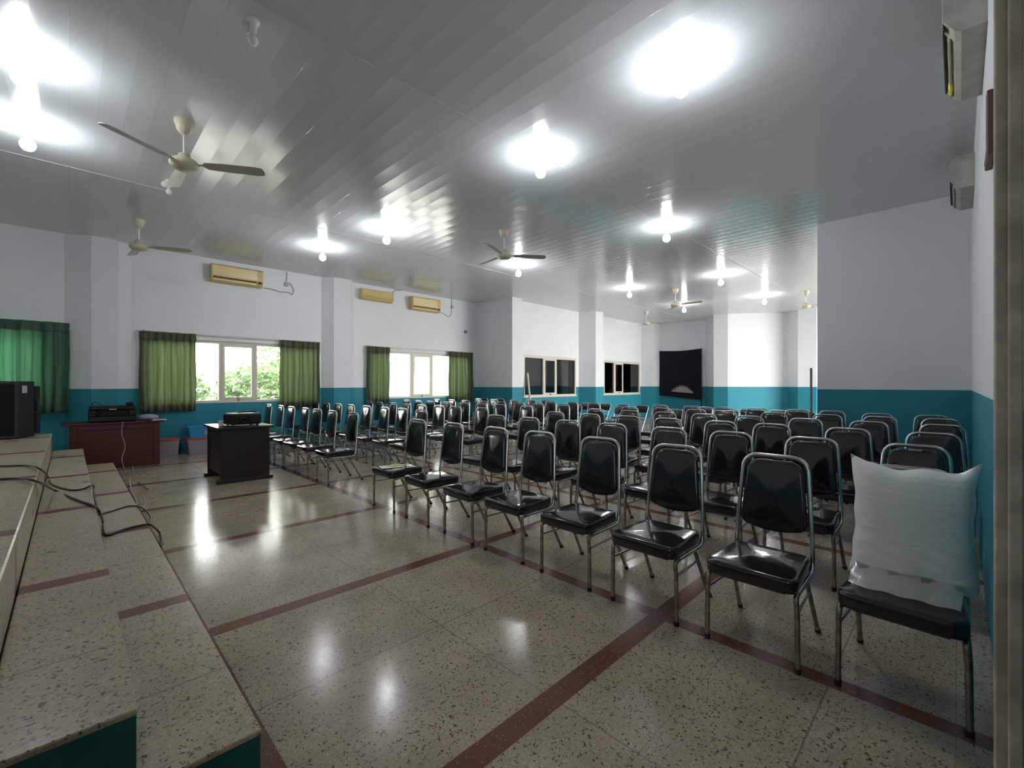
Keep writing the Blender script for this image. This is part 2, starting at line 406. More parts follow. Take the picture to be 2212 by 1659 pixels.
b = MB()                                                            # set-back wall with the dark windows
b.prism([(9.58, LW+.1), (9.60, 9.64), (10.02, 9.62), (10.04, 9.95), (10.04, LW+.1)], -.05, CZ+.05)
wall_holes(b, 10.02, 18.2, 9.93, 10.13, [(10.42, 13.20, SILL, HEAD), (15.02, 17.84, SILL, HEAD)])
b.prism([(13.35, 9.95), (13.62, 9.36), (14.05, 9.32), (14.12, 9.95)], -.05, CZ+.05)
b.prism([(17.95, 9.95), (18.08, 9.42), (18.50, 9.40), (19.0, 9.42), (19.0, 10.1)], -.05, CZ+.05)
struct(b.build('wall_far_left', M['wall']), 'set back wall with dark windows')
b = MB()                                                            # far end wall
b.box(18.70, 18.95, 7.3, 10.2, -.05, CZ+.05)
b.prism([(18.95, 7.42), (18.70, 7.42), (17.66, 6.70), (17.68, 6.18), (18.95, 4.62)], -.05, CZ+.05)
b.box(18.92, 19.15, -2.6, 6.0, -.05, CZ+.05)
b.prism([(18.95, 4.50), (18.42, 4.06), (18.40, 3.50), (18.95, 3.1)], -.05, CZ+.05)
struct(b.build('wall_far', M['wall']), 'far end wall with projecting piers')
b = MB(); b.box(8.90, 9.12, -2.6, 1.68, -.05, CZ+.05); b.box(8.86, 8.92, -.14, -.015, -.05, CZ+.05)
struct(b.build('wall_right_block', M['wall']), 'projecting wall facing the stage at right')
b = MB(); b.box(2.12, 9.0, -.30, -.12, -.05, CZ+.05); b.box(2.12, 2.3, -1.3, -.2, -.05, CZ+.05); b.box(-3.7, -1.7, -1.5, -1.3, -.05, CZ+.05); b.box(-1.2, 2.3, -1.5, -1.3, -.05, CZ+.05); b.box(-1.7, -1.2, -1.5, -1.3, 2.3, CZ+.05)  # gap left as an added, unseen doorway for daylight on the near side
struct(b.build('wall_right', M['wall']), 'near right wall running beside the chairs')
b = MB(); wall_holes(b, 9.0, 19.1, -2.6, -2.4, [(12.0, 18.6, .20, 3.5)])
struct(b.build('wall_right_far', M['wall']), 'glazed wall of the hidden side bay')
b = MB(); b.box(-3.8, -3.6, -1.5, 11.5, -.05, CZ+.05); struct(b.build('wall_back', M['wall']))
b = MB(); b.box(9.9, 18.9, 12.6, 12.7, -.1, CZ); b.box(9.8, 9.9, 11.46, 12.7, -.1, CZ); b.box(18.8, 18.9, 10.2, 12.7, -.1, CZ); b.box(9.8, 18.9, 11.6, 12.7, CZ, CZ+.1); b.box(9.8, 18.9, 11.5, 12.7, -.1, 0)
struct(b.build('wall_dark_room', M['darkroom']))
# door jamb beside the camera
b = MB(); b.box(2.02, 2.118, -.136, -.105, 0, CZ, .004); b.box(2.045, 2.118, -.110, -.078, 0, CZ, .004)
jm = struct(b.build('door_1', M['jamb']), 'worn beige door jamb at the right edge')

# ------------------------------------------------------------------ windows
def window(n, x0, x1, y, m1, m2, gl, open_casement=0, label=None, handle=True):
    """frame on plane y facing -Y; m1,m2 = limits of the casement"""
    z0, z1 = SILL, HEAD; root = bpy.data.objects.new('window_%d' % n, None); C.objects.link(root); root.location = ((x0+x1)/2, y, z0)
    struct(root, label)
    X = (x0+x1)/2
    def B(): return MB()
    def bx(b, a0, a1, b0, b1, c0, c1, bev=.004): b.box(a0-X, a1-X, b0-y, b1-y, c0-z0, c1-z0, bev)
    t = .055; f0, f1 = y-.02, y+.07
    b = B(); bx(b, x0, x1, f0, f1, z0, z0+t); bx(b, x0, x1, f0, f1, z1-t, z1); bx(b, x0, x0+t, f0, f1, z0+t, z1-t); bx(b, x1-t, x1, f0, f1, z0+t, z1-t)
    bx(b, m1-.05, m1, f0, f1, z0+t, z1-t); bx(b, m2, m2+.05, f0, f1, z0+t, z1-t); bx(b, x0-.04, x1+.04, y-.03, y+.0, z0-.035, z0+.01); bx(b, x0-.03, x1+.03, y-.025, y, z1-.01, z1+.035)
    b.build('window_frame', M['frame'], root)
    c = MB(); W = m2-m1; H_ = z1-z0-2*t; s = .06
    c.box(0, W, -.025, .02, 0, s, .004).box(0, W, -.025, .02, H_-s, H_, .004).box(0, s, -.025, .02, s, H_-s, .004).box(W-s, W, -.025, .02, s, H_-s, .004)
    co = c.build('casement', M['frame'], root); co.location = (m1-X, 0, t); co.rotation_euler = (math.radians(0), 0, open_casement)
    MB().box(s, W-s, 0, .006, s, H_-s).build('pane', gl, co)
    if handle: MB().box(W/2-.035, W/2+.035, -.045, -.022, s*.3, s*.55, .003).box(W/2-.008, W/2+.008, -.06, -.03, -.03, s*.45, .003).build('handle', M['greypole'], co)
    for a0, a1 in ((x0+t, m1-.05), (m2+.05, x1-t)):
        q = MB(); q.box(a0-X, a1-X, .03, .036, t, z1-z0-t); q.build('pane', gl, root)
    return root
wy = LW+.06
window(1, -3.5, -.35, wy, -2.2, -1.5, M['glass'], label='window behind the closed green curtain by the stage')
window(2, 1.02, 4.36, wy, 2.34, 2.98, M['glass'], label='three part window above the stacked boxes')
window(3, 5.72, 9.16, wy, 7.10, 7.78, M['glass'], label='three part window between the two narrow curtains')
window(4, 10.42, 13.20, 9.95, 11.42, 12.04, M['darkglass'], label='dark window nearer the camera on the set back wall')
window(5, 15.02, 17.84, 9.95, 15.80, 16.36, M['darkglass'], -.10, label='dark window with ajar casement beside the black cloth')
# big glazing of the hidden bay on the right
root = bpy.data.objects.new('window_6', None); C.objects.link(root); root.location = (15.3, -2.5, .20); struct(root)
b = MB()
for k in range(6):
    x = -3.3+k*1.32; b.box(x-.035, x+.035, -.04, .04, 0, 3.3, .004)
b.box(-3.3, 3.3, -.04, .04, 0, .07, .004); b.box(-3.3, 3.3, -.04, .04, 3.23, 3.3, .004); b.build('window_frame', M['frame'], root)
for k in range(5): MB().box(-3.3+k*1.32+.035, -3.3+(k+1)*1.32-.035, -.003, .003, .07, 3.23).build('pane', M['glass'], root)

# curtain and rail
def curtain(x0, x1, y, z0, z1, label, m=M['curtain'], pl=.11, seed=0, ret=False):
    rnd = random.Random(seed); X = (x0+x1)/2
    root = thing('curtain', (X, y, z1), 0, label, 'curtain', 'green window curtains')
    nx = int((x1-x0)/.012); nz = 26; ph = [0]; 
    for i in range(nx+1): ph.append(ph[-1]+.012/pl*2*PI*(.75+.5*rnd.random()*1.2 if i % 6 else 1.3))
    def off(i, zt, amp): return amp*math.sin(ph[i]+.25*math.sin(zt*3+i*.02))+.55*amp*math.sin(ph[i]*.47+1.3)*zt**.5+.25*amp*math.sin(ph[i]*2.3+2)+.010*math.sin(zt*5+i*.05)
    def sheet(za, zb, dy, amp_t, amp_b, n):
        vs = []; 
        for k in range(n+1):
            zt = k/n; z = za+(zb-za)*zt; amp = amp_t+(amp_b-amp_t)*zt
            for i in range(nx+1):
                vs.append((x0-X+(x1-x0)*i/nx+.006*math.sin(zt*7+ph[i]*.3), dy+off(i, z, amp), z-z1+.006*math.sin(ph[i]*.5)*(1 if k == n else 0)))
        fs = [(k*(nx+1)+i, k*(nx+1)+i+1, (k+1)*(nx+1)+i+1, (k+1)*(nx+1)+i) for k in range(n) for i in range(nx)]
        b = MB(); b.add(vs, fs, True); return b
    o = sheet(z1, z0, 0, .028, .046, nz).build('drape', m, root)
    h = sheet(z1+.015, z1-.15, -.012, .020, .022, 4).build('heading', m, root)
    g = sheet(z0+.13, z0-.003, .010, .030, .032, 3).build('hem', m, root)
    for q in (o, h, g):
        s = q.modifiers.new('thick', 'SOLIDIFY'); s.thickness = .002
    return root
yc = LW-.105
curtain(-2.9, .0, 10.97, .92, 2.46, 'wide closed green curtain left of the first pier, behind the loudspeaker', M['curtain2'], .16, 1)
curtain(.95, 1.86, yc, .86, 2.43, 'green curtain drawn to the left side of the window above the desk', M['curtain'], .12, 2)
curtain(3.47, 4.36, yc, .86, 2.43, 'green curtain on the right side of the window above the plastic boxes', M['curtain'], .13, 3)
curtain(5.62, 6.32, yc, .88, 2.42, 'narrow green curtain just right of the second pier', M['curtain'], .12, 4)
curtain(8.33, 9.28, yc, .88, 2.42, 'green curtain nearest the corner where the window wall ends', M['curtain'], .13, 5)
for (x0, x1, lb) in ((-3.2, -.05, 'cream curtain rail over the window beside the stage'), (.92, 4.40, 'cream curtain rail over the window above the plastic boxes'), (5.6, 9.30, 'cream curtain rail over the window near the far corner')):
    r = thing('curtain_rail', ((x0+x1)/2, LW, 2.44), 0, lb, 'curtain rail', 'curtain rails'); h = (x1-x0)/2
    MB().box(-h, h, -.040, -.015, -.012, .022, .004).build('rail', M['frame'], r)
    for k in range(5): MB().box(-h+.1+k*(2*h-.2)/4-.012, -h+.1+k*(2*h-.2)/4+.012, -.038, .0, .018, .04, .003).build('bracket', M['frame'], r)

# ------------------------------------------------------------------ stage and steps
Y0, Y1 = 1.66, 8.92
def platform(name, x0, x1, z0, z1, y0, y1, label):
    r = thing(name, ((x0+x1)/2, (y0+y1)/2, z0), 0, label, 'stage step'); hx, hy, h = (x1-x0)/2, (y1-y0)/2, z1-z0
    MB().box(-hx, hx-.004, -hy+.004, hy, 0, h-.02).build('riser', M['teal_side'], r)
    MB().box(-hx, hx, -hy, hy, h-.02, h, .004).build('tread', M['step'], r); return r
platform('step', .14, .461, 0, .238, Y0, 8.90, 'lowest terrazzo step with dark teal end, nearest the chairs')
platform('step', -.165, .14, 0, .472, Y0, 8.98, 'upper terrazzo step between the lowest step and the stage')
r = thing('stage', (-1.905, 5.3, 0), 0, 'raised terrazzo stage at left edge, carrying the loudspeaker', 'stage')
MB().box(-1.66, 1.735, -6.58, 3.36, 0, .72).build('riser', M['step'], r)
MB().box(-1.66, 1.74, -6.58, 3.37, .70, .742, .006).build('stage_top', M['step'], r)

# ------------------------------------------------------------------ chairs
def oct_outline(pts, r, n=6):
    """rounded closed polygon (counter-clockwise)"""
    out = []; k = len(pts); P = [Vector(p) for p in pts]
    for i in range(k):
        a, b_, c = P[i-1], P[i], P[(i+1) % k]; rr = r[i] if isinstance(r, (list, tuple)) else r
        p = b_+(a-b_).normalized()*rr; q = b_+(c-b_).normalized()*rr
        for j in range(n+1):
            t = j/n; out.append(tuple(p*(1-t)**2+b_*2*t*(1-t)+q*t*t))
    return out
def bx_at(z): return .405+.055*(z-.46)/.52          # x of the reclined back at height z
def make_chair():
    """origin: floor, midway between the front feet; the sitter faces -X"""
    r = thing('banquet_chair', (0, 0, 0), 0, 'x', 'chair')
    seat = MB(); ol = oct_outline([(-.045, -.222), (.405, -.192), (.405, .192), (-.045, .222)], [.07, .06, .06, .07], 6)
    seat.pad(ol, .076, .020, lambda u, v, w_: (u, v, .418+w_), .009)
    seat.build('seat', M['vinylseat'], r)
    bk = MB(); ol = oct_outline([(-.176, .575), (0, .535), (.176, .575), (.142, .955), (-.142, .955)], [.05, .10, .05, .075, .075], 6)
    bk.pad(ol, .040, .016, lambda u, v, w_: (bx_at(v)-w_-.004, u, v), .010)
    bk.build('backrest', M['vinyl'], r)
    R = .0125
    # hoop: seat rail - up the back - over - down
    hp = []
    side = [(.03, .205, .368), (.395, .200, .368), (bx_at(.50), .196, .50), (bx_at(.93), .165, .978), (bx_at(.98), -.165, .978), (bx_at(.50), -.196, .50), (.395, -.200, .368), (.03, -.205, .368)]
    p = fillet(side, [.06, .05, .085, .085, .05, .06], 7)
    MB().tube(p, R, 10).build('back_frame', M['chrome'], r)
    for s in (1, -1):
        p = fillet([(.05, .205*s, .368), (-.005, .208*s, .368), (0, .212*s, .30), (0, .215*s, .012)], [.05, .03], 6)
        lg = MB().tube(p, R, 10).build('leg', M['legtube'], r)
        MB().tube([(0, .215*s, .0), (0, .215*s, .026)], .0152, 10).build('foot_cap', M['rubber'], lg)
        p = fillet([(.25, .19*s, .363), (.30, .190*s, .355), (.495, .205*s, .012)], [.03], 5)
        lg = MB().tube(p, R, 10).build('leg', M['legtube'], r)
        MB().tube([(.502, .2055*s, .0), (.488, .2045*s, .026)], .0152, 10).build('foot_cap', M['rubber'], lg)
        MB().tube([(.0, .213*s, .285), (.348, .196*s, .285)], .0075, 8).build('side_stretcher', M['chrome'], r)
    MB().box(.0, .38, -.16, .16, .364, .379).build('seat_base', M['rubber'], r)
    return r
proto = make_chair(); reg(proto)
ROWS = {1: (2.96, '1675 1461 1298.5 1168.5 1070 979 904.7 763.5 718.7 687.5 661 631 607.5 582'),
        2: (4.14, '1971.6 1755 1583 1446 1325 1229 1142.5 1074.5 911.5 870 831 794 759 732 706.5 682'),
        3: (5.28, '2022 1830.5 1670 1557 1446 1359.7 1273.5 1199 1041.6 986 950 912 879 849 818 800'),
        4: (6.42, '2037 1877.5 1743.6 1620 1524 1439 1363 1289 1137 1082 1041.6 1005 965 931 903.5 880'),
        5: (7.50, '2033 1899 1784 1674.5 1562 1508.5 1432.5 1361 1216 1162 1123 1083.5 1042 1006.5 975.5 945'),
        6: (8.60, '1798 1724 1638 1563 1492.6 1427 1282 1235.6 1190 1112 1067 1032.5'),
        7: (9.22, '1179 1148 1082 1047')}
ROWX6R = 8.30
ORD = ['', 'first', 'second', 'third', 'fourth', 'fifth', 'sixth', 'seventh', 'eighth', 'ninth', 'tenth']
ROWN = {1: 'front', 2: 'second', 3: 'third', 4: 'fourth', 5: 'fifth', 6: 'sixth', 7: 'last'}
used = False
def put_chair(x, y, rz, label, row, group):
    global used
    if not used: c = proto; used = True
    else: c = copy_tree(proto, None, ('foot_cap', 'seat_base') if row > 4 else ())
    c.location = (x, y, 0); c.rotation_euler = (0, 0, rz); tag(c, label, 'chair', group); return c
CH = {}
rr = random.Random(3)
for row, (xr, s) in ROWS.items():
    ys = []
    for px in map(float, s.split()):
        x = xr
        if row == 1 and px < 800: x = 3.02
        if row == 2 and px < 880: x = 4.20
        ys.append([atX(px, x), x])
    if row == 1: ys.append([.185, 3.0])
    if row == 6: ys += [[.27, ROWX6R], [.82, ROWX6R]]
    ys.sort()
    for it in range(60):
        for i in range(len(ys)-1):
            d = ys[i+1][0]-ys[i][0]
            if d < .50: ys[i][0] -= (.50-d)/2; ys[i+1][0] += (.50-d)/2
        if ys[-1][0] > 10.88: ys[-1][0] = 10.88
        if ys[0][0] < .12: ys[0][0] = .12
    R_ = [q for q in ys if q[0] < 5.3]; Lf = [q for q in ys if q[0] >= 5.3]
    for i, (y, x) in enumerate(R_):
        if i == 0: lab = 'glossy black banquet chair against the right wall in the %s row' % ROWN[row]
        else: lab = 'glossy black banquet chair, %s from the right wall in the %s row' % (ORD[i+1], ROWN[row])
        if row == 1 and i == 0: lab = 'black banquet chair at the right wall with a white wrapped cushion on it'
        if i == len(R_)-1 and row != 1: lab = 'glossy black banquet chair on the right side of the aisle in the %s row' % ROWN[row]
        if i == len(R_)-1 and row == 1: lab = 'front row banquet chair at the aisle with yellow paper on its seat'
        CH[(row, 'R', i)] = put_chair(x-.46, y, math.radians(rr.uniform(-2.5, 2.5)), lab, row, 'black banquet chairs in rows')
    for i, (y, x) in enumerate(Lf):
        if row == 7: lab = 'black banquet chair, %s from the aisle in the last row by the corner' % ORD[i+1]
        else: lab = 'glossy black banquet chair, %s from the aisle in the window side %s row' % (ORD[i+1], ROWN[row])
        CH[(row, 'L', i)] = put_chair(x-.46, y, math.radians(rr.uniform(-3, 3)), lab, row, 'black banquet chairs in rows')
# maker's badge on two chair backs
for key in ((1, 'R', 4), (2, 'R', 0)):
    MB().box(.427, .432, -.035, .035, .945, .957, .001).build('badge', M['sticker'], CH[key])['label'] = 'small silver badge'

# folding chairs at the back
def make_folding():
    r = thing('folding_chair', (0, 0, 0), 0, 'x', 'chair')
    ol = oct_outline([(-.17, .60), (.17, .60), (.19, .785), (-.19, .785)], [.05, .05, .07, .07], 6)
    MB().pad(ol, .03, .012, lambda u, v, w_: (.36+.12*(v-.6)-w_, u, v), .01).build('backrest', M['vinyl'], r)
    ol = oct_outline([(0, -.19), (.36, -.17), (.36, .17), (0, .19)], .05, 5)
    MB().pad(ol, .04, .015, lambda u, v, w_: (u, v, .43+w_), .01).build('seat', M['vinyl'], r)
    p = fillet([(-.08, .205, .0), (.41, .205, .81), (.41, -.205, .81), (-.08, -.205, .0)], [.10, .10], 8)
    MB().tube(p, .011, 8).build('back_frame', M['chrome'], r)
    for s in (1, -1): MB().tube([(.10, .19*s, .41), (.42, .19*s, .0)], .010, 8).build('leg', M['chrome'], r)
    MB().tube([(.36, -.19, .08), (.36, .19, .08)], .007, 8).build('stretcher', M['chrome'], r)
    return r
fold = make_folding(); reg(fold)
FC = [(1208, 867, 0, 'below the left end of the nearer dark window'), (1252, 874, .3, 'just right of the nearer dark window'), (1266, 870, 0, 'in front of the pier between the dark windows'),
      (1309, 870.6, 0, 'below the left pane of the farther dark window'), (1347, 873, 0, 'below the right pane of the farther dark window'),
      (1388, 874.5, 0, 'just left of the black cloth with steel legs showing'), (1466.5, 884, .1, 'below the left half of the black cloth'), (1524, 878.5, 0, 'below the right end of the black cloth'),
      (1578, 884, 0, 'in front of the far pier right of the black cloth'), (1618, 882, 0, 'behind the last row below the far white wall'),
      (1683, 885.5, 0, 'farthest right below the far white wall'), (1740, 887.5, 0, 'beside the thin grey pole'), (1327, 877, -.5, 'turned askew between the two dark window piers')]
for i, (px, py, rz, lb) in enumerate(FC):
    p = un(px, py, .82); c = fold if i == 0 else copy_tree(fold)
    x, y = p.x-.41, p.y
    c.location = (min(max(x, 9.3), 17.0), min(y, 9.2), 0); c.rotation_euler = (0, 0, rz)
    tag(c, 'black folding chair '+lb, 'chair', 'folding chairs at the back')

# ------------------------------------------------------------------ wrapped cushion on the near chair
c0 = CH[(1, 'R', 0)].location
r = thing('wrapped_cushion', (c0.x+.25, c0.y-.005, .468), 0, 'white plastic wrapped cushion leaning on the chair seat at the right wall', 'cushion')
b = MB(); nu, nv = 28, 28; vs = []
for side in (-1, 1):
    for j in range(nv+1):
        for i in range(nu+1):
            u = i/nu*2-1; v = j/nv*2-1
            k = (1-u**4)*(1-v**4); th = .075*max(0, k)**.5
            pin = 1-.07*(1-abs(v)**3)*(abs(u)**2)*1.2; pinv = 1-.06*(1-abs(u)**3)
            y = -.018-u*.222*(1-.05*(1-v*v))*(1+.06*(v < -.3)*(-v-.3)) + .003*math.sin(v*11)*abs(u)**3
            z = .275+v*.275*(1-.08*(1-u*u))+.008*math.sin(u*7)
            if v > .7 and abs(u) > .75: z += .035*(v-.7)/.3*(abs(u)-.75)/.25; y += -.012*(1 if u > 0 else -1)*(v-.7)/.3*(abs(u)-.75)/.25
            wr = .004*math.sin(v*24+u*4+2*math.sin(u*3))*max(0, .1-v)
            x = side*th+.05*(z/.55)+wr*(1 if side < 0 else 0)
            vs.append((x, y, z))
n1 = (nu+1)*(nv+1)
fs = []
for j in range(nv):
    for i in range(nu):
        a = j*(nu+1)+i; fs.append((a, a+1, a+nu+2, a+nu+1)); a += n1; fs.append((a, a+nu+1, a+nu+2, a+1))
b.add(vs, fs, True); o = b.build('cushion_wrap', M['bag'], r)
# loose plastic skirt spreading over the front of the seat
b = MB(); vs = []; n, k = 24, 8
for j in range(k+1):
    for i in range(n+1):
        t = j/k; y = (i/n*2-1)*(.195-.01*t); x = -.03-.20*t; z = .05*(1-t)**2+.012+.003*math.sin(i*.9+j*.8)
        vs.append((x, -y, z))
b.add(vs, [(j*(n+1)+i, j*(n+1)+i+1, (j+1)*(n+1)+i+1, (j+1)*(n+1)+i) for j in range(k) for i in range(n)], True)
lp = b.build('loose_wrap', glass('clear_plastic_wrap', (.80, .84, .85), 1.35), r); lp['label'] = 'loose clear plastic over the seat'

# papers on front seats
a = CH[(1, 'R', 7)].location if (1, 'R', 7) in CH else CH[(1, 'R', 6)].location
r = thing('paper_sheet', (a.x+.16, a.y+.03, .467), .35, 'yellow printed paper lying on the seat at the aisle', 'paper')
b = MB(); b.box(-.10, .10, -.075, .075, 0, .002, .0005); b.build('sheet', M['yellowpaper'], r)
b = MB()
for j in range(3):
    for i in range(5):
        b.box(-.07+j*.05, -.045+j*.05, -.06+i*.024, -.044+i*.024, .002, .0026)
b.build('print', M['ink'], r)
o = MB().box(-.12, .12, -.09, .09, 0, .0015, .0004).build('plastic_sleeve', M['paper']); o.location = (a.x+.10, a.y+.02, .4655); o.rotation_euler = (0, 0, -.3)
tag(o, 'whitish plastic sleeve under the yellow paper on the aisle seat', 'paper')

# ------------------------------------------------------------------ desks and what is on them
dx0, dx1, dy0, dy1 = .0, 1.13, 9.92, 10.52
r = thing('wooden_desk', ((dx0+dx1)/2, (dy0+dy1)/2, 0), 0, 'reddish brown wooden desk with panelled front, standing below the left curtain', 'desk')
MB().box(-.66, .62, -.33, .33, .745, .775, .005).build('desktop', M['redwood'], r)
b = MB(); b.box(-.565, -.475, -.30, -.265, .0, .745, .004).box(.475, .565, -.30, -.265, 0, .745, .004).box(-.475, .475, -.30, -.265, .655, .745, .004).box(-.475, .475, -.30, -.265, 0, .11, .004); b.build('front_frame', M['redwood'], r)
MB().box(-.48, .48, -.283, -.268, .11, .66).build('front_panel', M['redwood'], r)
for s in (-1, 1): MB().box(s*.555-.012, s*.555+.012, -.26, .29, 0, .745, .003).build('side_panel', M['redwood'], r)

r = thing('black_table', (1.815, 7.72, 0), 0, 'near black wooden table with glossy top carrying the projector', 'table')
MB().box(-.36, .37, -.46, .46, .765, .795, .006).build('tabletop', M['darktop'], r)
for s in (-1, 1):
    MB().box(-.315, .315, s*.40-.02, s*.40+.02, .045, .765, .004).build('side_panel', M['darkwood'], r)
    MB().box(-.36, .36, s*.40-.035, s*.40+.035, 0, .05, .006).build('foot_runner', M['darkwood'], r)
MB().box(-.30, -.27, -.38, .38, .12, .765, .003).build('back_panel', M['darkwood'], r)

r = thing('projector', (1.85, 7.62, .795), .12, 'black projector with a pale panel on top of the black table', 'projector')
MB().box(-.21, .21, -.15, .15, .015, .175, .018).build('body', M['black'], r)
MB().box(-.18, -.02, -.14, .14, .174, .182, .002).build('top_panel', M['acgrey'], r)['label'] = 'pale grey top panel'
b = MB(); b.lathe([(.045, 0), (.045, .03), (.03, .035), (.028, .02)], 0, 0, 20); o = b.build('lens', M['blackgloss'], r); o.rotation_euler = (math.radians(90), 0, 0); o.location = (-.05, -.15, .085)
for sx in (-1, 1):
    for sy in (-1, 1): MB().box(sx*.16-.012, sx*.16+.012, sy*.12-.012, sy*.12+.012, 0, .018).build('foot', M['rubber'], r)
p = [Vector((-.05, .03, .188)), Vector((.0, -.03, .205)), Vector((.08, .02, .195)), Vector((.15, -.02, .202)), Vector((.19, .06, .19))]
MB().tube(smooth_path([q+Vector((0, 0, 0)) for q in p]), .012, 8).build('cable_bundle', M['cable'], r)
r = thing('paper_cup', (1.57, 7.62, .795), 0, 'small white paper cup on the black table beside the projector', 'cup')
MB().lathe([(.026, 0), (.026, .003), (.036, .075), (.038, .078), (.034, .078), (.025, .006)], 0, 0, 20).build('cup_wall', M['cup'], r)
r = thing('cable', (1.62, 7.45, .799), 0, 'black cable curled on the black table in front of the cup', 'cable')
MB().tube(smooth_path([(-.1, .0, .004), (-.02, -.04, .004), (.07, -.01, .004), (.03, .05, .004), (-.05, .04, .006), (.1, -.05, .004), (.2, -.07, .004)]), .005, 7).build('cord', M['cable'], r)

r = thing('printer', (.52, 10.18, .775), 0, 'black desktop printer standing on the reddish brown desk', 'printer')
b = MB(); b.box(-.30, .30, -.19, .19, .01, .10, .012).box(-.30, -.20, -.19, .19, .10, .20, .012).box(.20, .30, -.19, .19, .10, .20, .012).box(-.30, .30, -.02, .19, .10, .20, .012).box(-.29, .29, -.15, .19, .20, .27, .016); b.build('body', M['black'], r)
MB().box(-.19, .19, -.17, -.03, .105, .125, .003).build('paper_tray', M['blackgloss'], r)
MB().box(-.05, .04, -.192, -.188, .205, .222).build('badge', M['sticker'], r)['label'] = 'small silver badge'
MB().box(-.28, -.16, -.193, -.186, .14, .17, .002).build('control_panel', M['blackgloss'], r)
MB().tube(smooth_path([(-.24, .1, .27), (-.25, .08, .31), (-.20, .05, .33), (-.15, .02, .29), (-.12, 0, .275)]), .006, 7).build('cable', M['cable'], r)
o = MB().box(-.05, .05, -.04, .04, 0, .055, .015).build('cable_adapter', M['black']); o.location = (.74, 10.15, 1.046); tag(o, 'black power adapter on top of the printer', 'adapter')
# crumpled bag
rn = random.Random(5)
def lump(rx, ry, rz, name, m, parent=None, n=14, amp=.18):
    vs = []; b = MB()
    for i in range(n+1):
        for j in range(n*2):
            a = PI*i/n; c = PI*j/n; k = 1+amp*(rn.random()-.5) if 0 < i < n else 1
            vs.append((rx*math.sin(a)*math.cos(c)*k, ry*math.sin(a)*math.sin(c)*k, rz+rz*math.cos(a)*k))
    m2 = n*2
    b.add(vs, [(i*m2+j, (i+1)*m2+j, (i+1)*m2+(j+1) % m2, i*m2+(j+1) % m2) for i in range(n) for j in range(m2)], True)
    return b.build(name, m, parent)
o = lump(.14, .10, .05, 'plastic_bag', M['crumple']); o.location = (.99, 10.12, .777); tag(o, 'crumpled dark and white plastic bag beside the printer on the desk', 'bag')
o = MB().box(-.10, .10, -.12, .12, 0, .006, .002).build('paper_sheet', M['paper']); o.location = (1.13, 10.05, .776); tag(o, 'pale sheet sticking out over the right end of the desk', 'paper')

# storage boxes by the wall
def bin_(name, x0, x1, y0, y1, z0, h, body, lid, label, cat):
    r = thing(name, ((x0+x1)/2, (y0+y1)/2, z0), 0, label, cat, 'plastic storage boxes'); hx, hy = (x1-x0)/2, (y1-y0)/2
    b = MB(); n = 4
    lo = [(-hx*.9, -hy*.9), (hx*.9, -hy*.9), (hx*.9, hy*.9), (-hx*.9, hy*.9)]; hi = [(-hx, -hy), (hx, -hy), (hx, hy), (-hx, hy)]
    vs = [(x, y, .0) for x, y in oct_outline(lo, .03, 3)]+[(x, y, h-.03) for x, y in oct_outline(hi, .03, 3)]; q = len(vs)//2
    b.add(vs, [tuple(range(q-1, -1, -1)), tuple(range(q, 2*q))]+[(i, (i+1) % q, q+(i+1) % q, q+i) for i in range(q)]); b.build('box_body', body, r)
    MB().box(-hx-.012, hx+.012, -hy-.012, hy+.012, h-.035, h, .008).build('lid', lid, r)
    for s in (-1, 1): MB().box(s*hx-.012, s*hx+.012, -.05, .05, h-.09, h-.02, .004).build('latch', lid, r)
    return r
bin_('storage_box', 1.12, 1.54, 10.84, 11.18, 0, .34, M['bin'], M['binred'], 'frosted plastic box with red lid on the floor right behind the desk', 'box')
o = bin_('storage_box', 1.66, 2.32, 10.80, 11.18, 0, .33, M['bin'], M['binred'], 'frosted plastic box with red lid, under the blue box', 'box')
o = bin_('storage_box', 1.68, 2.17, 10.82, 11.16, .33, .235, M['binblue'], M['binblue'], 'blue plastic box stacked on the red lidded box', 'box')
MB().box(.02, .11, -.178, -.166, .05, .14).build('sticker', M['sticker'], o)['label'] = 'grey printed sticker'

# ------------------------------------------------------------------ loudspeaker
r = thing('loudspeaker', (-.595, 8.36, .742), .08, 'large black loudspeaker standing on the far end of the stage', 'loudspeaker')
MB().prism([(-.30, -.24), (.13, -.26), (.27, -.12), (.27, .22), (-.25, .24)], .01, .70).build('cabinet', M['black'], r)
MB().box(-.28, .10, -.272, -.255, .04, .67, .006).build('grille', M['grille'], r)
MB().box(.268, .33, .02, .18, .03, .64, .01).build('side_panel', M['black'], r)
MB().tube([(.28, -.05, .30), (.31, -.05, .32), (.31, -.05, .46), (.28, -.05, .48)], .012, 8).build('handle', M['rubber'], r)
o = MB().box(-.03, .03, -.004, .004, -.045, .045, .002).build('sticker', M['sticker'], r); o.location = (.185, -.21, .60); o.rotation_euler = (0, 0, math.radians(45)); o['label'] = 'small pale sticker'

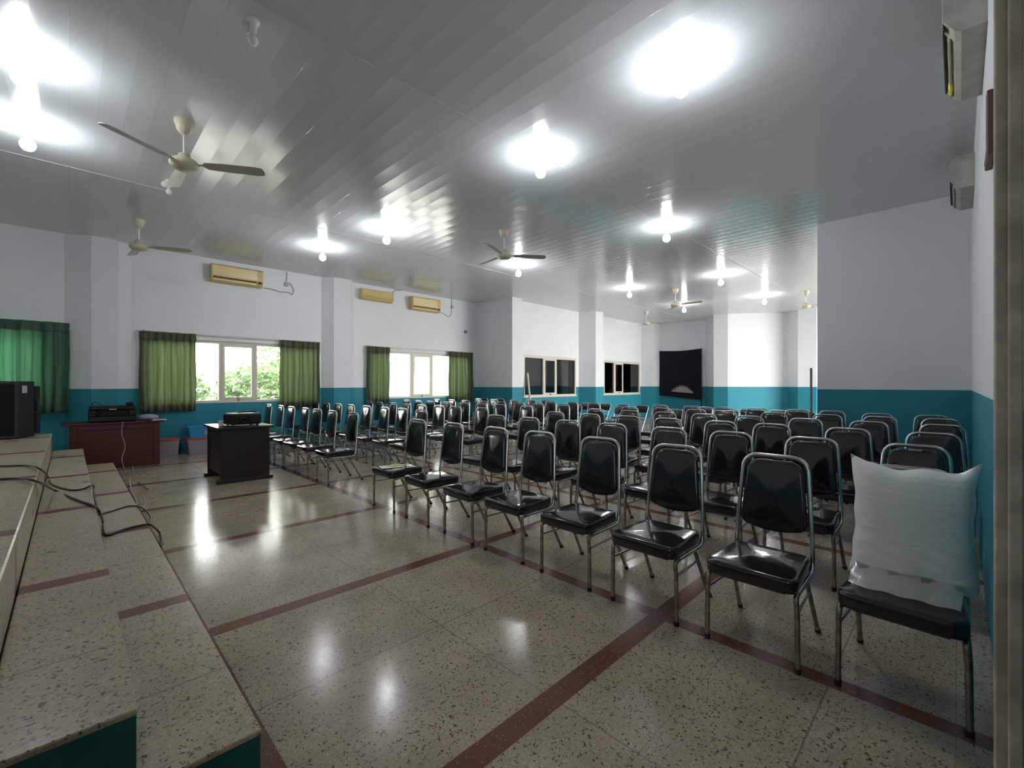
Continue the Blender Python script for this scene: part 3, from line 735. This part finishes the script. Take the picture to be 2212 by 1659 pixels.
# ------------------------------------------------------------------ cables on steps
def cable(pts, rad, label, m, name='cable', group=None):
    P = []
    for (px, py, z) in pts: P.append(un(px, py, z+rad))
    o = MB().tube(smooth_path(P, 6), rad, 8).build(name, m); tag(o, label, 'cable', group); return o
z3, z2, z1 = .744, .474, .240
cable([(-30, 1005, z3), (0, 1007, z3), (60, 1006, z3), (88, 1014, z3), (104, 1030, z2), (112, 1046, z2), (150, 1058, z2), (180, 1056, z2), (198, 1048, z2), (203, 1052, z1), (202, 1072, z1), (215, 1110, z1)], .007, 'upper black cable crossing the steps from the stage', M['cable'], group='black cables on the steps')
cable([(-30, 1034, z3), (0, 1035, z3), (40, 1034, z3), (80, 1040, z3), (120, 1060, z2), (160, 1078, z2), (200, 1092, z2), (214, 1104, z2), (222, 1126, z1), (224, 1146, z1), (234, 1156, z1), (270, 1143, z1), (310, 1134, z1), (326, 1134, z1), (344, 1150, .01), (350, 1166, .01), (346, 1180, .01)], .008, 'lower thick black cable running down the steps to the floor', M['cable'], group='black cables on the steps')
cable([(214, 1112, z1), (245, 1103, z1), (275, 1094, z1), (298, 1094, z1), (316, 1103, z1), (326, 1118, z1), (322, 1132, z1)], .007, 'short looping black cable on the lowest step', M['cable'], group='black cables on the steps')
cable([(280, 1034, .01), (283, 1056, .01), (292, 1075, .01), (296, 1092, .01)], .005, 'grey frayed string on the floor beside the lowest step', M['string'], 'string', 'frayed strings on the floor')
cable([(286, 1004, .01), (290, 1022, .01), (298, 1030, .01)], .005, 'short frayed string on the floor in front of the desk', M['string'], 'string', 'frayed strings on the floor')
cable([(297, 1042, .01), (309, 1049, .01), (319, 1057, .01)], .007, 'short dark stick of cable on the floor beside the steps', M['cable'])
cable([(311, 1070, .01), (315, 1086, .01), (311, 1096, .01), (320, 1108, .01)], .004, 'pale thin string on the floor near the end of the thick cable', M['string'], 'string', 'frayed strings on the floor')
p = [Vector((.62, 9.59, .80)), Vector((.60, 9.54, .6)), Vector((.64, 9.54, .4)), Vector((.60, 9.53, .2)), Vector((.64, 9.48, .012)), Vector((.68, 9.40, .010))]
o = MB().tube(smooth_path([Vector((.62, 9.75, .790)), Vector((.61, 9.56, .775))]+p[1:]), .006, 6).build('string', M['string']); tag(o, 'pale frayed string hanging down the front of the reddish desk', 'string')

# ------------------------------------------------------------------ ceiling fans
def make_fan():
    r = thing('ceiling_fan', (0, 0, 0), 0, 'x', 'ceiling fan')
    MB().lathe([(.085, 0), (.088, -.015), (.062, -.10), (.03, -.135), (.016, -.14)], 0, 0, 20).build('canopy', M['ivory'], r)
    MB().lathe([(.012, -.12), (.012, -.36)], 0, 0, 12).build('downrod', M['whiteplastic'], r)
    MB().lathe([(.02, -.325), (.05, -.34), (.058, -.385), (.11, -.402), (.128, -.43), (.128, -.455), (.10, -.485), (.05, -.50), (.01, -.502)], 0, 0, 28).build('motor', M['ivory'], r)
    for k in range(3):
        b = MB(); a = 2*PI*k/3; ca, sa = math.cos(a), math.sin(a)
        vs = []; fs = []; prof = [(.10, .022), (.17, .022), (.20, .055), (.40, .062), (.66, .066), (.725, .055), (.74, .02)]
        for (x, w_) in prof:
            for (s, t) in ((-1, -1), (1, -1), (1, 1), (-1, 1)):
                tilt = .22*(min(1, max(0, (x-.14)/.08)))
                y = s*w_; z = -.435-s*w_*math.sin(tilt)+t*.002
                vs.append((x*ca-y*sa, x*sa+y*ca, z))
        n = len(prof)
        for i in range(n-1):
            for j in range(4): fs.append((i*4+j, (i+1)*4+j, (i+1)*4+(j+1) % 4, i*4+(j+1) % 4))
        fs += [(0, 1, 2, 3), ((n-1)*4+3, (n-1)*4+2, (n-1)*4+1, (n-1)*4)]
        b.add(vs, fs); b.build('blade', M['blade'], r)
    return r
fan0 = make_fan(); reg(fan0)
def ang(px_dir_right, fwd): return math.atan2(px_dir_right*(-CA)+fwd*SA, px_dir_right*SA+fwd*CA)
FANS = [((398, 262), ang(.97, .25), 'ivory ceiling fan nearest the camera, hanging over the step side floor'),
        ((300, 475), ang(.95, .3), 'ivory ceiling fan in front of the first pier of the window wall'),
        ((1089, 498), ang(1, .15), 'ivory ceiling fan over the middle of the banquet chairs'),
        ((1459, 625), ang(.2, 1), 'ceiling fan beside a lit bulb near the far piers'),
        ((1396, 673), ang(.9, -.4), 'yellowish ceiling fan near the right end of the dark window wall'),
        ((1741, 629), ang(.1, 1), 'yellowish ceiling fan at the far right beside the projecting wall')]
for i, ((px, py), a, lb) in enumerate(FANS):
    p = un(px, py, CZ); f = fan0 if i == 0 else copy_tree(fan0); f.location = p; f.rotation_euler = (0, 0, a); tag(f, lb, 'ceiling fan', 'ceiling fans')

# ------------------------------------------------------------------ bulbs
def make_bulb(lit):
    r = thing('ceiling_bulb', (0, 0, 0), 0, 'x', 'light bulb')
    dz = -.055 if lit else 0
    MB().lathe([(.045, 0), (.045, -.018), (.026, -.03), (.024, -.085+dz), (.02, -.09+dz)], 0, 0, 16).build('lamp_holder', M['whiteplastic'], r)
    R = .062 if lit else .036
    prof = [(.014, -.085+dz), (.018, -.10+dz)]+[(R*math.sin(a), -.13+dz-R*.5+R*1.05*math.cos(a)) for a in [math.radians(x) for x in (30, 50, 70, 90, 110, 130, 150, 170)]]
    MB().lathe(prof, 0, 0, 16).build('bulb', M['lit' if lit else 'unlit'], r)
    return r
bl = make_bulb(True); ub = make_bulb(False); reg(bl)
BUL = [((45, 165), 'lit bulb at the far left edge, nearer of the two above the stage'), ((60, 310), 'lit bulb at the left edge, farther of the two above the stage'),
       ((1472, 190), 'large looking lit bulb at upper right, nearest over the chairs'), ((1168, 370), 'lit bulb beside the ceiling seam at centre'),
       ((835, 518), 'lit bulb between the two piers, right of its close neighbour'), ((697, 555), 'lit bulb in front of the second pier near the window wall'),
       ((1120, 590), 'lit bulb just below and right of the central ceiling fan'), ((1440, 513), 'lit bulb beside the ceiling seam right of the central fan'),
       ((1360, 637), 'lit bulb above the farther dark window'), ((1478, 670), 'lit bulb nearest the black cloth'),
       ((1557, 610), 'lit bulb right of the far fan, before the white piers'), ((1652, 652), 'lit bulb farthest right, before the far white wall')]
for i, ((px, py), lb) in enumerate(BUL):
    p = un(px, py, CZ-.205); o = bl if i == 0 else copy_tree(bl); o.location = (p.x, p.y, CZ); tag(o, lb, 'light bulb', 'lit ceiling bulbs')
for i, ((px, py), lb) in enumerate([((547, 87), 'unlit white bulb with a taped holder at the top left of the ceiling'), ((365, 414), 'unlit white bulb just below the nearest ceiling fan')]):
    p = un(px, py, CZ-.145); o = ub if i == 0 else copy_tree(ub); o.location = (p.x, p.y, CZ); tag(o, lb, 'light bulb', 'unlit ceiling bulbs')
    t = lump(.035, .012, .045, 'tape_wrap', M['paper'], o, 6, .5); t.location = (-.04, .03, -.10)

# ------------------------------------------------------------------ air conditioners
def ac(name, loc, rz, W, H_, D, body, light, label, slot=True, closed=False):
    """origin top centre on the wall; front faces local -Y"""
    r = thing(name, loc, rz, label, 'air conditioner', 'wall air conditioners')
    prof = [(0, 0), (-D+.03, 0), (-D, -.03), (-D, -H_+.10), (-D+.05, -H_+.02), (-D+.08, -H_), (0, -H_)]
    n = len(prof); vs = [(x, y, z) for x in (-W/2, W/2) for y, z in prof]
    fs = [tuple(range(n)), tuple(range(2*n-1, n-1, -1))]+[(i, n+i, n+(i+1) % n, (i+1) % n) for i in range(n)]
    b = MB(); b.add(vs, fs); b.build('housing', body, r)
    if not closed:
        MB().box(-W/2+.02, W/2-.12, -D-.008, -D+.002, -H_+.13, -.03, .003).build('front_grille', light, r)
        for k in range(2): 
            o = MB().box(-W/2+.03, W/2-.13, -.012, .0, 0, .028, .003).build('louver', M['slot'] if k == 0 else light, r); o.location = (0, -D+.006+k*.026, -H_+.075-k*.045)
        MB().box(W/2-.10, W/2-.03, -D-.004, -D+.006, -H_+.06, -H_+.11, .002).build('display', M['slot'], r)
    else:
        MB().box(-W/2+.02, W/2-.02, -D-.006, -D+.002, -H_+.11, -.02, .003).build('front_cover', light, r)
        MB().box(-W/2+.05, W/2-.05, -D+.02, -D+.05, -H_+.012, -H_+.03, .002).build('louver', light, r)
    return r
ac('air_conditioner', (2.60, LW, 3.96), 0, .98, .37, .20, M['acyellow'], M['acyellow_light'], 'large yellowed air conditioner high above the curtained window with boxes')
ac('air_conditioner', (5.92, LW, 3.95), 0, .92, .28, .18, M['acyellow'], M['acyellow'], 'slim closed yellowed air conditioner just right of the second pier', closed=True)
ac('air_conditioner', (7.46, LW, 3.95), 0, .98, .38, .20, M['acyellow'], M['acyellow_light'], 'yellowed air conditioner with open dark vent nearest the wall corner')
r4 = ac('air_conditioner', (4.32, -.12, 3.93), PI, .95, .38, .19, M['acgrey'], M['acgrey'], 'dusty beige air conditioner at the top right with yellow tape hanging off')
ac('air_conditioner', (7.42, -.12, 3.93), PI, .90, .36, .19, M['acgrey'], M['acgrey'], 'dusty beige air conditioner farther along the near right wall')
o = lump(.02, .012, .06, 'tape_strip', M['tape']); p = (4.55, .045, 3.50); o.location = p; tag(o, 'scrap of yellow tape hanging under the top right air conditioner', 'tape')
def wire(pts, label, rad=.008, m=M['greycable']):
    o = MB().tube(smooth_path(pts, 6), rad, 6).build('wire', m); tag(o, label, 'wire', 'air conditioner wires'); return o
def wp(px, py, Y): X = atY(px, Y); return Vector((X, Y, zat(px, py, X, Y)))
wire([wp(570, 622, LW-.02), wp(585, 624, LW-.02), wp(605, 630, LW-.02), wp(622, 631, LW-.02), wp(631, 636, LW-.02), wp(634, 626, LW-.02), wp(626, 612, LW-.02), wp(619, 612, LW-.02), wp(620, 600, LW-.02), wp(620, 588, LW-.02)], 'grey looping wire from the large yellowed air conditioner to its socket')
wire([wp(948, 674, LW-.02), wp(958, 677, LW-.02), wp(968, 684, LW-.02), wp(974, 680, LW-.02), wp(976, 664, LW-.02), wp(976, 646, LW-.02)], 'grey wire from the air conditioner nearest the wall corner')
wire([wp(848, 632, LW-.02), wp(855, 627, LW-.02), wp(866, 628, LW-.02)], 'short wire at the top of the slim closed air conditioner')
for (px, py, lb) in ((619, 614, 'small wall socket right of the large yellowed air conditioner'), (977, 663, 'small wall socket beside the air conditioner nearest the corner'), (1006, 717, 'small dark wall switch near the end of the window wall')):
    p = wp(px, py, LW-.02); o = MB().box(-.045, .045, -.03, .03, -.045, .045, .008).build('wall_socket', M['greypole'] if px == 1006 else M['acgrey']); o.location = p+Vector((0, -.0, 0)); tag(o, lb, 'socket')

# ------------------------------------------------------------------ black cloth, poles, picture
r = thing('black_backdrop', (18.62, 8.52, .8), 0, 'black cloth hung over the far wall, torn open near its bottom', 'cloth')
ya, yb = 9.42-8.52, 7.56-8.52; nu, nv = 110, 110; b = MB(); vs = []; fs = []
for j in range(nv+1):
    v = j/nv
    for i in range(nu+1):
        u = i/nu; y = ya+(yb-ya)*u
        zt = 2.10-.03*math.sin(u*PI)*1.5; zb = .14-.16*u
        z = zb+(zt-zb)*v
        x = -.03+.02*math.sin(u*9+v*3)+.012*math.sin(u*23-v*5)*(1-v)
        vs.append((x, y, z))
for j in range(nv):
    for i in range(nu):
        u = (i+.5)/nu; z = (j+.5)/nv
        du = (u-.57)/.27; top = .245+.015*math.sin(i*2.1)
        if abs(du) < 1 and .11 < z < .11+.15*(1-abs(du)**1.8)+.022*math.sin(i*2.7)+.012*math.sin(i*5.3): continue
        a = j*(nu+1)+i; fs.append((a, a+1, a+nu+2, a+nu+1))
b.add(vs, fs, True); o = b.build('cloth', M['blackcloth'], r); s = o.modifiers.new('t', 'SOLIDIFY'); s.thickness = .004
b = MB(); vs = [(.02+.01*math.sin(i*1.9), ya+(yb-ya)*(.25+.6*i/20), z) for z in (.24, .62) for i in range(21)]  # added patch, pinkish light behind the tear put into its colour
b.add(vs, [(i, i+1, 22+i, 21+i) for i in range(20)], True); b.build('pink_light_patch', M['pinklight'], r)['label'] = 'added patch coloured as pinkish light in the tear'
b = MB(); b.tube([(-.05, yb-.02, -.78), (-.05, yb-.02, 2.12)], .02, 8); b.build('side_pole', M['black'], r)
o = MB().tube([(10.42, 9.55, 0), (10.52, 9.86, 1.78)], .032, 10).build('wooden_pole', M['woodpole']); tag(o, 'pale wooden pole leaning against the nearer dark window', 'pole')
xp = 8.75; yp = atX(1752, xp)
o = thing('grey_pole', (xp, yp, 0), 0, 'thin grey metal pole standing beside the corner of the projecting wall', 'pole')
MB().lathe([(.018, .01), (.018, zat(1752, 795, xp, yp))], 0, 0, 12).build('tube', M['greypole'], o); MB().lathe([(.10, 0), (.10, .015), (.02, .03)], 0, 0, 18).build('base', M['greypole'], o)
r = thing('picture_frame', (3.22, -.12, 2.75), 0, 'thin dark picture frame hanging on the right wall beside the jamb', 'picture')
MB().box(-.13, .13, 0, .028, -.25, .05, .004).build('frame', M['picture'], r)
MB().box(-.11, .11, .027, .030, -.23, .03).build('print', M['paper'], r)

# ------------------------------------------------------------------ outdoors
o = MB().box(-9, 16, 18.0, 18.4, -.15, 5.2).build('sky_blocking_wall', M['outwall']); tag(o, 'white outdoor wall added beyond the shrubs to dim the left windows', 'building')  # white wall added tall enough to hide the sky and dim window reflections
def foliage(name, cx, cy, cz, rx, ry, rz, n, label, cat, seed, ls=.11):
    rnd = random.Random(seed); r = thing(name, (cx, cy, -.15), 0, label, cat, 'plants outside the windows'); b = MB()
    for i in range(n):
        while True:
            q = Vector((rnd.uniform(-1, 1), rnd.uniform(-1, 1), rnd.uniform(-1, 1)))
            if .35 < q.length < 1: break
        q = Vector((q.x*rx, q.y*ry, q.z*rz+cz+.15)); a = Vector((rnd.uniform(-1, 1), rnd.uniform(-1, 1), rnd.uniform(-.6, .6))).normalized()
        c = a.cross(Vector((rnd.random(), rnd.random(), rnd.random()))).normalized(); s = ls*rnd.uniform(.6, 1.4)
        b.add([q-a*s, q+c*s*.42-a*s*.1, q+a*s, q-c*s*.42-a*s*.1], [(0, 1, 2, 3)])
    b.build('leaves', M['leaf'], r)
    MB().tube([(0, 0, 0), (.05, 0, cz*.5), (0, .05, cz+.1)], [.09, .07, .04], 8).build('trunk', M['bark'], r); return r
foliage('shrub', 1.7, 14.6, 1.15, 1.1, .6, .9, 1500, 'leafy shrub outside the left pane of the first open window', 'shrub', 1)
foliage('shrub', 4.0, 15.0, 1.1, 1.15, .6, 1.0, 1500, 'leafy shrub outside the middle pane of the first open window', 'shrub', 2)
foliage('tree', 5.9, 16.4, 2.3, 1.5, .9, 1.3, 1700, 'leafy tree outside the right pane of the first open window', 'tree', 3)
foliage('tree', 10.6, 16.7, 2.9, 1.3, .9, .9, 700, 'sparse tree outside the top of the second open window', 'tree', 4, .14)
foliage('shrub', -2.4, 14.6, 1.2, 1.4, .6, 1.0, 900, 'leafy shrub behind the closed curtain beside the stage', 'shrub', 5)
